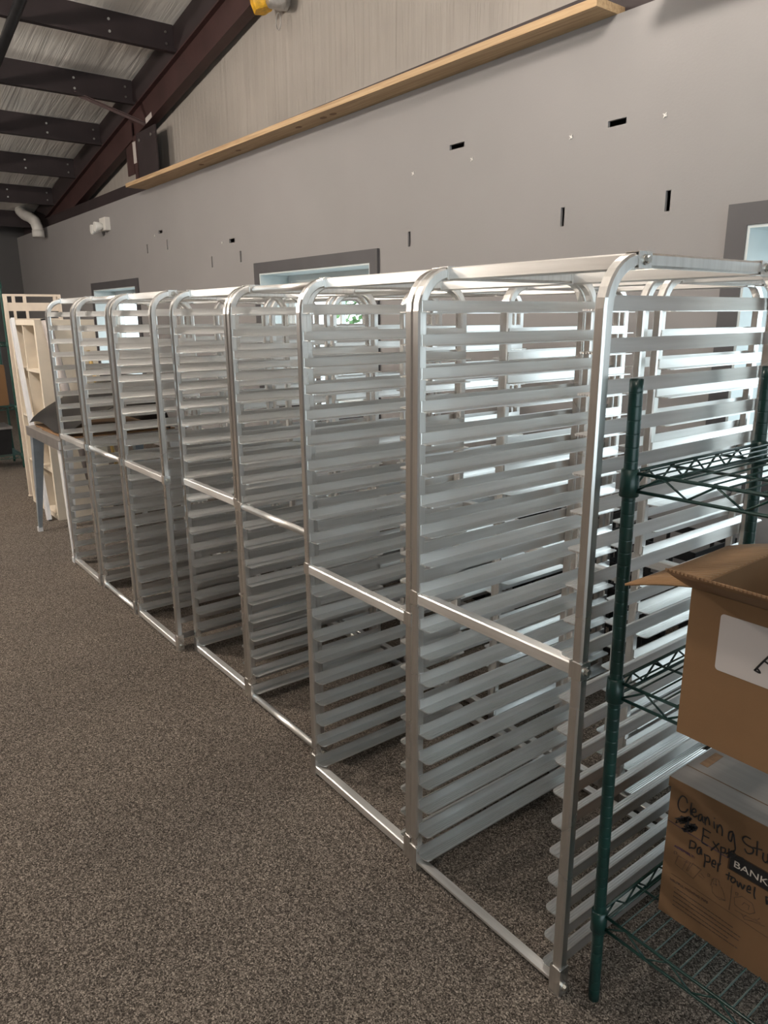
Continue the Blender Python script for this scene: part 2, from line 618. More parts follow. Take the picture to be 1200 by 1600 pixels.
# ------------------------------------------------------------------ roof steel
def build_steel():
    # end rafter, I section sloping along X
    def zr(x):
        return RB + SL * x
    r = empty('roof_rafter', (-13.5, 2.25, zr(-13.5)))
    tag(r, 'dark red steel rafter sloping along the gable wall', 'rafter', kind='structure')
    x0, x1, ox, oz = -13.5, XR - 0.05, -13.5, zr(-13.5)

    def slab(ya, yb, za, zb):
        mb = MB()
        pts = [(x0, ya), (x1, ya), (x1, yb), (x0, yb)]
        lo = [(x - ox, y - 2.25, zr(x) + za - oz) for x, y in pts]
        hi = [(x - ox, y - 2.25, zr(x) + zb - oz) for x, y in pts]
        mb.add(lo + hi, [(3, 2, 1, 0), (4, 5, 6, 7), (0, 1, 5, 4), (1, 2, 6, 5), (2, 3, 7, 6), (3, 0, 4, 7)])
        return mb
    slab(2.195, 2.30, 0.0, 0.014).build('bottom_flange', 'red_oxide_steel', r)
    slab(2.243, 2.253, 0.014, 0.285).build('web', 'red_oxide_steel', r)
    slab(2.195, 2.30, 0.285, 0.30).build('top_flange', 'red_oxide_steel', r)
    slab(2.20, 2.212, 0.30, 0.545).build('rafter_shade_strip', 'dark_purlin_steel', r)  # added dark strip for the shade band above the rafter, where purlins stop
    # flange brace and stickers
    s = Vector((-7.985 + 13.5, 1.569 - 2.25, 3.80 - oz))
    e = Vector((-7.70 + 13.5, 2.20 - 2.25, zr(-7.70) + 0.02 - oz))
    MB().sweep([s, e], [(0.018, -0.018), (0.018, 0.018), (0.010, 0.018), (0.010, -0.010), (-0.018, -0.010), (-0.018, -0.018)], smooth=False).build('brace', 'red_oxide_steel', r)
    lx = -7.56
    MB().box(lx - ox - 0.09, lx - ox + 0.09, 2.20 - 2.25 - 0.007, 2.20 - 2.25 - 0.0055, zr(lx) - oz - 0.0, zr(lx) - oz + 0.055,
             Matrix.Translation((lx - ox, 0, zr(lx) - oz)) @ Matrix.Rotation(-math.atan(SL), 4, 'Y') @ Matrix.Translation((-(lx - ox), 0, -(zr(lx) - oz)))).build('paper_sticker', 'paper_white', r)
    # column under the rafter
    c = empty('steel_column', (-7.62, 2.24, TOP))
    tag(c, 'dark red steel column rising from the ledge to the rafter', 'column', kind='structure')
    h = zr(-7.62) - TOP - 0.01
    MB().box(-0.30, 0.26, -0.065, -0.052, -0.3, h - 0.05).build('front_flange', 'dark_purlin_steel', c)
    MB().box(-0.005, 0.005, -0.052, 0.05, -0.3, h - 0.05).build('web', 'dark_purlin_steel', c)
    MB().box(-0.39, -0.30, -0.075, -0.05, -0.3, h - 0.06).build('angle_edge', 'red_oxide_steel', c)
    MB().box(-0.40, -0.31, -0.0785, -0.0755, h - 0.34, h - 0.12).build('paper_sticker', 'paper_white', c)
    MB().box(-0.75, -0.52, -0.03, -0.018, h - 0.42, h + 0.12).build('clip_plate', 'red_oxide_steel', c)
    for bx, bz in ((-0.2, h - 0.13), (0.14, h - 0.13)):
        MB().tube([(bx, -0.066, bz), (bx, -0.078, bz)], 0.017, 8).build('bolt', 'bolt_steel', c)
    # purlins run from the aisle side to the gable wall
    for k in range(9):
        x = -6.79 + 1.2 - 1.2 * k + 1.2 * 2 if False else -4.39 - 1.2 * (k - 2) - 2.4
        if x < XL + 0.1:
            continue
        z = RB + SL * x
        p = empty('roof_purlin', (x, -2.0, z + 0.31))
        names = {-6.79: 'nearest dark steel roof purlin in view above the aisle'}
        tag(p, kind='structure')
        b0, b1 = YF + 2.0, 2.199 + 2.0
        MB().box(-0.004, 0.004, b0, b1, 0, 0.245).build('web', 'dark_purlin_steel', p)
        MB().box(-0.004, 0.062, b0, b1, -0.004, 0.0).build('bottom_flange', 'dark_purlin_steel', p)
        MB().box(0.058, 0.062, b0, b1, 0.0, 0.02).build('flange_lip', 'dark_purlin_steel', p)
        for yy, mt in ((3.58, 'bolt_white'), (4.12, 'bolt_steel')):
            for zz in (0.07, 0.17):
                MB().tube([(0.004, yy, zz), (0.014, yy, zz)], 0.012, 8).build('bolt', mt, p)
    # wood ledge on top of the partition
    for (xa, xb, nm) in ((-7.55, -1.575, 'pine board ledge along the top of the grey wall'), (-1.30, 3.9, 'second pine board ledge further along past the gap')):
        t = empty('trim_1' if xa < -2 else 'trim_2', ((xa + xb) / 2, 1.98, TOP))
        tag(t, nm, kind='structure')
        L = (xb - xa) / 2
        bm = MB()
        # slightly twisted board: the near edge sits closer to the wall towards the right
        ya, yb = -0.105, -0.035
        vs = [(-L, ya, 0.001), (L, yb, 0.001), (L, 0.20, 0.001), (-L, 0.20, 0.001)]
        vs += [(x, y, z + 0.038) for x, y, z in vs]
        bm.add(vs, [(3, 2, 1, 0), (4, 5, 6, 7), (0, 1, 5, 4), (1, 2, 6, 5), (2, 3, 7, 6), (3, 0, 4, 7)])
        bm.build('board', 'pine_wood', t)
        rnd = random.Random(3)
        for k in range(5):
            x = rnd.uniform(-L * 0.9, L * 0.95)
            kp = [(x + 0.035 * math.cos(q * math.pi / 5), 0.03 + 0.02 * math.sin(q * math.pi / 5), -0.0008) for q in range(10)]
            MB().prism(kp, (0, 0, 0.003)).build('knot', 'knot_brown', t)
    g = MB().box(-13.4, 4.0, 2.155, 2.34, TOP + 0.02, TOP + 0.15).build('wall_girt_beam', 'dark_purlin_steel')
    tag(g, 'dark steel girt running behind the wooden ledge', kind='structure')


build_steel()


# ------------------------------------------------------------------ small wall and roof items
def emergency_light():
    t = empty('emergency_light', (-8.99, WY, 2.545))
    tag(t, 'white twin head emergency light fixed high on the grey wall', 'light')
    MB().box(-0.06, 0.16, -0.06, -0.001, 0.0, 0.15).build('housing', 'white_plastic', t)
    for x, z in ((-0.10, 0.03), (0.04, 0.05)):
        hd = MB().sweep([(x, -0.055, z), (x, -0.10, z), (x, -0.15, z - 0.01), (x, -0.155, z - 0.01)], circ(1.0, 12), radii=[0.03, 0.05, 0.06, 0.055])
        hd.build('lamp_head', 'clear_lens', t)


emergency_light()

ANCH = [(-1.803, 2.368, 'between the horizontal slot and the lower vertical slot'), (-1.281, 2.366, 'high on the wall nearest the window at the picture edge'),
        (-2.511, 2.374, 'just below the horizontal slot above the row middle'), (-3.039, 2.373, 'high above the short vertical slot'),
        (-7.42, 2.365, 'beside the far group of slots'), (-5.79, 2.17, 'beside the middle group of slots')]
for x, z, nm in ANCH:
    t = empty('wall_anchor', (x, WY, z))
    tag(t, 'small white screw anchor ' + nm, 'anchor', 'screw anchors left in the grey wall')
    MB().tube([(0, -0.0005, 0), (0, -0.004, 0)], 0.007, 10).build('collar', 'white_plastic', t)
    for k in range(4):
        a = k * math.pi / 2 + 0.6
        MB().box(0.003, 0.012, -0.006, -0.003, -0.0015, 0.0015, Matrix.Rotation(a, 4, 'Y')).build('fin', 'white_plastic', t)


def pipe_stub():
    t = empty('wrapped_pipe_stub', (-4.93, 2.30, 3.80))
    tag(t, 'yellow wrapped pipe stub poking through the upper insulated wall', 'pipe')
    rnd = random.Random(5)
    # crumpled yellow sleeve hanging down
    path = [(-0.06, -0.12, 0.42), (-0.07, -0.13, 0.25), (-0.07, -0.13, 0.10), (-0.06, -0.12, 0.035)]
    prof = [(0.085 * (1 + 0.12 * math.cos(5 * a)) * math.cos(a), 0.085 * (1 + 0.12 * math.cos(5 * a)) * math.sin(a)) for a in [2 * math.pi * i / 24 for i in range(24)]]
    MB().sweep(path, prof, radii=[1.1, 1.05, 0.95, 0.8]).build('yellow_sleeve', 'yellow_wrap', t)
    MB().sweep([(0.08, -0.07, 0.42), (0.09, -0.07, 0.2), (0.09, -0.07, 0.06), (0.08, -0.07, 0.02)], prof, radii=[1.25, 1.2, 1.05, 0.8]).build('plastic_sleeve', 'foil_grey', t)
    pts = [(0.05 + 0.035 * math.cos(a), -0.05, -0.05 + 0.06 * math.sin(a)) for a in [i * math.pi / 8 for i in range(16)]]
    MB().tube(pts, 0.004, 6, closed=True).build('wire_loop', 'foil_grey', t)


pipe_stub()


def flex_duct():
    t = empty('flexible_duct', (-12.0, 1.97, 2.85))
    tag(t, 'white flexible duct bending down from the roof at the far end', 'duct')
    ctl = [(-0.68, 0, 0.34), (-0.67, 0, 0.32), (-0.62, 0, 0.29), (-0.40, 0, 0.22), (-0.10, 0, 0.16), (0.16, 0, 0.08), (0.26, 0, -0.02), (0.27, 0, -0.12)]
    path = []
    for i in range(len(ctl) - 1):
        for q in range(6):
            path.append(Vector(ctl[i]).lerp(Vector(ctl[i + 1]), q / 6))
    rad = [0.075 + 0.006 * (i % 2) for i in range(len(path))]
    MB().sweep(path, circ(1, 12), radii=rad).build('corrugated_hose', 'white_plastic', t)
    MB().tube([(0.27, 0, -0.06), (0.275, 0.0, -0.16)], 0.085, 14).build('end_collar', 'white_plastic', t)


flex_duct()

t = empty('black_pipe', (-6.66, 0.73, 0))
tag(t, 'black pipe slung under the purlins at the top corner', 'pipe')
mb = MB()
mb.tube([(x, 0, RB + 0.255 + SL * (x - 6.66)) for x in (-3.0, 0, 3.0, 6.0)], 0.045, 14)
mb.build('pipe', 'black_steel', t)
for x in (-1.33, -0.13 + 1.2):
    z = RB + 0.255 + SL * (x - 6.66)
    MB().box(x - 0.012, x + 0.012, -0.055, -0.046, z - 0.05, z + 0.06).build('hanger', 'black_steel', t)

# ------------------------------------------------------------------ pan racks
RW, RD, RH, T = 0.530, 0.661, 1.615, 0.0254


def frame_mesh(x0):
    r = 0.085
    path = [(x0, T / 2, 0.0), (x0, T / 2, 0.5), (x0, T / 2, RH - T / 2 - r)]
    for k in range(1, 9):
        a = k * math.pi / 2 / 8
        path.append((x0, T / 2 + r - r * math.cos(a), RH - T / 2 - r + r * math.sin(a)))
    path.append((x0, RD / 2, RH - T / 2))
    for k in range(0, 9):
        a = k * math.pi / 2 / 8
        path.append((x0, RD - T / 2 - r + r * math.sin(a), RH - T / 2 - r + r * math.cos(a)))
    path += [(x0, RD - T / 2, 0.5), (x0, RD - T / 2, 0.0)]
    return MB().sweep(path, rsq(T / 2, 0.004), up=(1, 0, 0), smooth=False).mesh('side_frame', 'alu_post')


def rail_mesh(sign):
    fl, lw, th = 0.0245, 0.038, 0.003
    y0, y1, rc = 0.008, RD - 0.008, 0.014
    mb = MB()
    s = sign
    mb.box(*(sorted((0, s * th))), y0, y1, -fl, 0)
    pts = [(0, y0)]
    for k in range(5):
        a = -math.pi / 2 + k * math.pi / 8
        pts.append((lw - rc + rc * math.cos(a), y0 + rc + rc * math.sin(a)))
    for k in range(5):
        a = k * math.pi / 8
        pts.append((lw - rc + rc * math.cos(a), y1 - rc + rc * math.sin(a)))
    pts.append((0, y1))
    P = [(s * x, y, -fl - th) for x, y in pts]
    if s < 0:
        P = P[::-1]
    mb.prism(P, (0, 0, th))
    return mb.mesh('rail', 'alu_rail')


def bar_mesh(kind, L=RW - 2 * T):
    if kind == 'square':
        prof = rsq(0.0145, 0.003)
    elif kind == 'round':
        prof = circ(0.0125, 14)
    elif kind == 'top':
        prof = rsq(0.0145, 0.003)
    else:
        prof = [(0.004, -0.0125), (0.004, 0.0125), (-0.003, 0.0125), (-0.003, -0.0125)]
    return MB().sweep([(0, 0, 0), (L, 0, 0)], prof, up=(0, 0, 1), smooth=(kind == 'round')).mesh('cross_bar', 'alu_bar')


def sleeve_mesh(h):
    q = 0.0022
    mb = MB()
    for x0, x1, y0, y1 in ((-q, T + q, -q, 0), (-q, T + q, T, T + q), (-q, 0, 0, T), (T, T + q, 0, T)):
        mb.box(x0, x1, y0, y1, 0, h)
    return mb.mesh('bracket', 'alu_post')


def sleeve_top_mesh():
    q = 0.0022
    mb = MB()
    for x0, x1, z0, z1 in ((-q, T + q, -q, 0), (-q, T + q, T, T + q), (-q, 0, 0, T), (T, T + q, 0, T)):
        mb.box(x0, x1, 0, 0.04, z0, z1)
    return mb.mesh('bracket', 'alu_post')


def bolt_mesh(s):
    mb = MB()
    mb.sweep([(0, 0, 0), (s * 0.003, 0, 0)], circ(0.0095, 14))
    mb.sweep([(s * 0.003, 0, 0), (s * 0.009, 0, 0)], circ(0.0068, 6), smooth=False)
    return mb.mesh('bolt', 'bolt_steel')


ME = dict(fl=frame_mesh(T / 2), fr=frame_mesh(RW - T / 2), rl=rail_mesh(1), rr=rail_mesh(-1),
          square=bar_mesh('square'), round=bar_mesh('round'), flat=bar_mesh('flat'),
          s_low=sleeve_mesh(0.072), s_mid=sleeve_mesh(0.036), s_top=sleeve_top_mesh(), bp=bolt_mesh(1), bm=bolt_mesh(-1))


def make_rack(xl, y, label, group, bar='square', low='square', gap=10, rz=0.0, zs=1.541):
    t = empty('pan_rack', (xl, y, 0), (0, 0, rz))
    tag(t, label, 'pan rack', group)
    link('side_frame', ME['fl'], t)
    link('side_frame', ME['fr'], t)
    for i in range(20):
        z = zs - 0.0762 * i - (0.022 if i >= gap else 0)
        o = link('rail', ME['rl'], t); o.location = (T, 0, z)
        o = link('rail', ME['rr'], t); o.location = (RW - T, 0, z)
    zm = zs - 0.0762 * (gap - 1) - 0.0245 - 0.0165
    for yy in (T / 2, RD - T / 2):
        # top, mid and floor-level bars, front and rear
        for kind, z, y2, sl in (('top', RH - 0.0146, 0.105 if yy < 0.3 else RD - 0.105, None), ('mid', zm, yy, 's_mid'), ('low', 0.024, yy, 's_low')):
            if kind == 'mid' and yy > 0.3:
                continue
            k = bar if kind != 'low' else low
            o = link('cross_bar', ME[k], t)
            o.location = (T, y2, z if kind != 'low' else (0.026 if k == 'flat' else 0.0215 if k == 'square' else 0.02))
            for side, x in ((0, 0.0), (1, RW - T)):
                if sl:
                    s = link('bracket', ME[sl], t)
                    s.location = (x, yy - T / 2, 0.0 if kind == 'low' else zm - 0.018)
                    bz = 0.022 if kind == 'low' else zm
                    by = yy
                else:
                    s = link('bracket', ME['s_top'], t)
                    s.location = (x, y2 - 0.02, RH - T)
                    bz, by = RH - T / 2, y2
                if side:
                    b = link('bolt', ME['bp'], t)
                    b.location = (RW + 0.0022, by, bz)
    return t


G1 = 'bakery pan racks standing in the front row along the aisle'
G2 = 'bakery pan racks standing in the back row by the wall'
make_rack(-0.530, 0.000, 'nearest aluminium pan rack beside the green wire shelving', G1, low='flat')
make_rack(-1.0785, 0.018, 'second aluminium pan rack from the green wire shelving, square middle bar', G1, gap=11, rz=-0.006)
make_rack(-1.655, 0.080, 'aluminium pan rack with round bars set slightly back, third along the aisle', G1, bar='round', low='round')
make_rack(-2.216, 0.094, 'fourth aluminium pan rack along the aisle, just before the open gap', G1)
make_rack(-2.794, 0.034, 'aluminium pan rack just past the open gap, pulled towards the aisle', G1)
make_rack(-3.345, 0.028, 'aluminium pan rack with round bars, second from the cluttered table', G1, bar='round', low='round')
make_rack(-3.896, 0.020, 'aluminium pan rack at the far end of the row beside the table', G1)

B = [(-0.357, 0.700), (-0.917, 0.708), (-1.477, 0.752), (-2.037, 0.772), (-2.60, 0.776), (-3.165, 0.77), (-3.73, 0.765)]
ORD = ['first', 'second', 'third', 'fourth', 'fifth', 'sixth', 'seventh']
for i, (x, y) in enumerate(B):
    make_rack(x, y, '%s aluminium pan rack in the back row, counted from the green wire shelving' % ORD[i], G2, bar='round' if i in (3, 5) else 'square', low='square', gap=10 if i % 2 == 0 else 11, rz=random.uniform(-0.006, 0.006))


# ------------------------------------------------------------------ wire shelving
def wire_shelf_unit(loc, rot, W, D, H, levels, label, mat, group=None, ringed=True):
    t = empty('wire_shelving_unit', loc, rot)
    tag(t, label, 'shelving', group)
    R = 0.0127
    path, rad = [], []
    n = int(H / 0.0254)
    for i in range(n):
        z = 0.03 + i * (H - 0.03) / n
        path += [(0, 0, z - 0.0006), (0, 0, z + 0.0008), (0, 0, z + 0.0012), (0, 0, z + 0.0026)]
        path += [(0, 0, z + (H - 0.03) / n - 0.0026), (0, 0, z + (H - 0.03) / n - 0.0010)]
        rad += [R * 0.98, R * 0.98, R, R, R, R]
    path = [(0, 0, 0), (0, 0, 0.025)] + path + [(0, 0, H - 0.003), (0, 0, H)]
    rad = [R * 0.95, R] + rad + [R, R * 0.85]
    pm = MB().sweep(path, circ(1, 14), radii=rad).mesh('post', mat)
    cm = MB().sweep([(0, 0, -0.045), (0, 0, -0.043), (0, 0, 0.006), (0, 0, 0.008)], circ(1, 16), radii=[R * 1.30, R * 1.45, R * 1.34, R * 1.05]).mesh('collar', mat)
    for x, y in ((0, 0), (W, 0), (0, D), (W, D)):
        o = link('post', pm, t); o.location = (x, y, 0)
    for z in levels:
        s = empty('wire_shelf', (0, 0, z)); s.parent = t
        rim = MB()
        for zz in (0.0, -0.034):
            for a, b in (((0, 0), (W, 0)), ((0, D), (W, D)), ((0, 0), (0, D)), ((W, 0), (W, D))):
                rim.tube([(a[0], a[1], zz), (b[0], b[1], zz)], 0.0034, 8)
        for yy in (D * 0.28, D * 0.66):
            rim.tube([(0, yy, -0.006), (W, yy, -0.006)], 0.003, 6)
        rim.build('rim', mat, s)
        tr = MB()

        def zig(a, b, n):
            a, b = Vector(a), Vector(b)
            pts = []
            for i in range(n + 1):
                p = a.lerp(b, i / n)
                p.z = -0.001 if i % 2 else -0.033
                pts.append(p)
            for i in range(n):
                tr.tube([pts[i], pts[i + 1]], 0.0022, 6)
        nx, ny = int(W / 0.052), int(D / 0.045)
        zig((0.015, 0, 0), (W - 0.015, 0, 0), nx); zig((0.015, D, 0), (W - 0.015, D, 0), nx)
        zig((0, 0.015, 0), (0, D - 0.015, 0), ny); zig((W, 0.015, 0), (W, D - 0.015, 0), ny)
        tr.build('truss_wire', mat, s)
        g = MB()
        nn = int(W / 0.027)
        for i in range(1, nn):
            x = W * i / nn
            g.tube([(x, 0.0, 0.003), (x, D, 0.003)], 0.0019, 6)
        g.build('wire_grid', mat, s)
        for x, y in ((0, 0), (W, 0), (0, D), (W, D)):
            o = link('collar', cm, s); o.location = (x, y, -0.001)
    return t


wire_shelf_unit((0.052, 0.060, 0), (0, math.radians(-0.75), 0), 1.20, 0.495, 1.395, (0.235, 0.795, 1.222),
                'dark green wire shelving unit holding two cartons beside the nearest rack', 'green_epoxy')
wire_shelf_unit((-7.90, -0.72, 0), (0, 0, 0), 0.45, 1.22, 1.93, (0.14, 0.64, 1.27, 1.84),
                'green wire shelving unit at the far end of the aisle', 'green_epoxy_pale')


# ------------------------------------------------------------------ cartons
def ribbon_strokes(strokes, to3d, r, mat, name, parent, sub=4):
    mb = MB()
    for st in strokes:
        pts = [to3d(*p) for p in st]
        fine = []
        n = len(pts)
        for i in range(n - 1):
            p0, p1, p2, p3 = pts[max(i - 1, 0)], pts[i], pts[i + 1], pts[min(i + 2, n - 1)]
            for q in range(sub):
                s = q / sub
                fine.append(0.5 * ((2 * p1) + (p2 - p0) * s + (2 * p0 - 5 * p1 + 4 * p2 - p3) * s * s + (3 * p1 - p0 - 3 * p2 + p3) * s ** 3))
        fine.append(pts[-1])
        clean = [fine[0]]
        for p in fine[1:]:
            if (p - clean[-1]).length > 1e-5:
                clean.append(p)
        if len(clean) < 2:
            continue
        mb.sweep(clean, [(r * math.cos(a) * 0.25 if False else r * math.cos(a), r * math.sin(a)) for a in [2 * math.pi * i / 6 for i in range(6)]])
    # flatten onto the face: y squeezed to a film of ink
    mb.v = [(x, -0.0004 + (y + 0.0004) * 0.12, z) for x, y, z in mb.v]
    return mb.build(name, mat, parent)


def text_part(body, size, loc, rotm, mat, name, parent, sx=1.0, shear=0.0):
    cu = bpy.data.curves.new('lettering', 'FONT')
    cu.body = body
    cu.size = size
    cu.extrude = 0.0002
    cu.shear = shear
    tmp = bpy.data.objects.new('lettering', cu)
    COL.objects.link(tmp)
    dg = bpy.context.evaluated_depsgraph_get()
    me = bpy.data.meshes.new_from_object(tmp.evaluated_get(dg))
    bpy.data.objects.remove(tmp)
    me.materials.clear()
    me.materials.append(MATS[mat])
    o = link(name, me, parent)
    o.location = loc
    o.rotation_euler = rotm
    o.scale = (sx, 1, 1)
    return o


FACE = (math.radians(90), 0, 0)


def moving_box():
    # origin at the lower left corner of the printed face
    t = empty('moving_box', (0.125, 0.165, 0.2408))
    tag(t, 'lidded brown moving box marked cleaning stuff on the lowest green shelf', 'box')
    W, D, H = 0.45, 0.34, 0.322
    MB().box(0, W, 0, D, 0, H - 0.002).build('body', 'moving_box_brown', t)
    lid = MB()
    e = 0.004
    lid.box(-e, W + e, -e, D + e, H + 0.008, H + 0.012)
    lid.box(-e, W + e, -e, -0.001, H - 0.010, H + 0.008)
    lid.box(-e, W + e, D + 0.001, D + e, H - 0.010, H + 0.008)
    lid.box(-e, -0.001, -0.001, D + 0.001, H - 0.010, H + 0.008)
    lid.box(W + 0.001, W + e, -0.001, D + 0.001, H - 0.010, H + 0.008)
    lo = lid.build('lid', 'moving_box_brown', t)
    lt = MB().box(-e + 0.001, W + e - 0.001, -e + 0.001, D + e - 0.001, H + 0.012, H + 0.0127).build('lid_top', 'moving_box_lid', lo)
    MB().box(-0.003, W + 0.003, 0.058, 0.060, H + 0.0127, H + 0.0132).build('lid_crease', 'moving_box_brown', lo)
    MB().box(0.012, 0.030, 0.085, 0.150, H + 0.0125, H + 0.0132).build('lid_slot', 'cardboard_dark_edge', lo)
    return t


BOX = moving_box()


def carton():
    t = empty('open_carton', (0.225, -0.024, 0.8008))
    tag(t, 'open cardboard carton with a white paper label on the middle green shelf', 'carton')
    W, D, H = 0.46, 0.36, 0.27
    q = 0.004
    b = MB()
    b.box(0, W, 0, q, 0, H).box(0, W, D - q, D, 0, H).box(0, q, q, D - q, 0, H).box(W - q, W, q, D - q, 0, H).box(q, W - q, q, D - q, 0, q)
    b.build('body', 'cardboard', t)

    def flap(p, u, v, name, mat, droop=0.0, nseg=6):
        """p corner on fold, u along fold, v outward; curls by droop"""
        p, u, v = Vector(p), Vector(u), Vector(v)
        nrm = u.cross(v).normalized()
        if nrm.z < 0:
            nrm = -nrm
        mb = MB()
        rows = []
        for i in range(nseg + 1):
            s = i / nseg
            for j in range(5):
                r_ = j / 4
                k = p + u * s + v * r_ + nrm * (droop * r_ * r_ * (1 + 0.25 * math.sin(3 * s)))
                rows.append(k)
        n = len(rows)
        top = [k + nrm * 0.0022 for k in rows]
        bot = [k - nrm * 0.0022 for k in rows]
        fs = []
        for i in range(nseg):
            for j in range(4):
                a = i * 5 + j
                fs.append((a, a + 1, a + 6, a + 5))
                fs.append((n + a, n + a + 5, n + a + 6, n + a + 1))
        ring = [j for j in range(5)] + [i * 5 + 4 for i in range(1, nseg + 1)] + [nseg * 5 + j for j in (3, 2, 1, 0)] + [i * 5 for i in range(nseg - 1, 0, -1)]
        for a, c in zip(ring, ring[1:] + ring[:1]):
            fs.append((a, n + a, n + c, c))
        mb.add(top + bot, fs, True)
        return mb.build(name, mat, t)
    flap((0.0, 0.0, H), (0, D, 0.0), (-0.128, 0.0, -0.024), 'flap', 'cardboard_flap_lit', -0.010)
    f = flap((0.0, 0.0, H), (W, 0, 0), (0.0, -0.088, 0.046), 'flap', 'cardboard', 0.004)
    flap((W, 0.0, H), (0, D, 0), (0.125, 0, -0.02), 'flap', 'cardboard_flap_lit', -0.01)
    flap((0.0, D, H), (W, 0, 0), (0, 0.10, -0.03), 'flap', 'cardboard', -0.01)
    # corrugation showing along the cut edge of the front flap
    cg = MB()
    n = 70
    for i in range(n):
        x = W * (i + 0.5) / n
        r_ = 0.004 * (1 + 0.25 * math.sin(3 * (x / W)))
        cg.box(x - 0.0022, x + 0.0016, -0.0888, -0.0870, H + 0.0445 + r_, H + 0.0480 + r_)
    c = cg.build('corrugation', 'cardboard_dark_edge', f)
    # paper label
    x0, x1, z0, z1, rr = 0.054, 0.255, 0.142, 0.240, 0.006
    pts = []
    for cx, cz, a0 in ((x1 - rr, z0 + rr, -90), (x1 - rr, z1 - rr, 0), (x0 + rr, z1 - rr, 90), (x0 + rr, z0 + rr, 180)):
        for k in range(5):
            a = math.radians(a0 + 22.5 * k)
            pts.append((cx + rr * math.cos(a), -0.0002, cz + rr * math.sin(a)))
    lb = MB().prism(pts[::-1], (0, -0.0006, 0)).build('paper_label', 'paper_white', t)
    # handwritten letter on the label
    ax, az = 0.150, 0.226
    strokes = [[(ax, az), (ax - 0.011, az - 0.024), (ax - 0.024, az - 0.046), (ax - 0.033, az - 0.062)],
               [(ax, az), (ax + 0.010, az - 0.03), (ax + 0.022, az - 0.062)],
               [(ax - 0.021, az - 0.040), (ax - 0.006, az - 0.044), (ax + 0.016, az - 0.041)],
               [(ax - 0.033, az - 0.062), (ax - 0.029, az - 0.057), (ax - 0.024, az - 0.062), (ax - 0.031, az - 0.0615)]]
    o = ribbon_strokes(strokes, lambda u, v: Vector((u, 0, v)), 0.0016, 'ink_black', 'handwriting', lb)
    o.location = (0, -0.0008, 0)
    return t


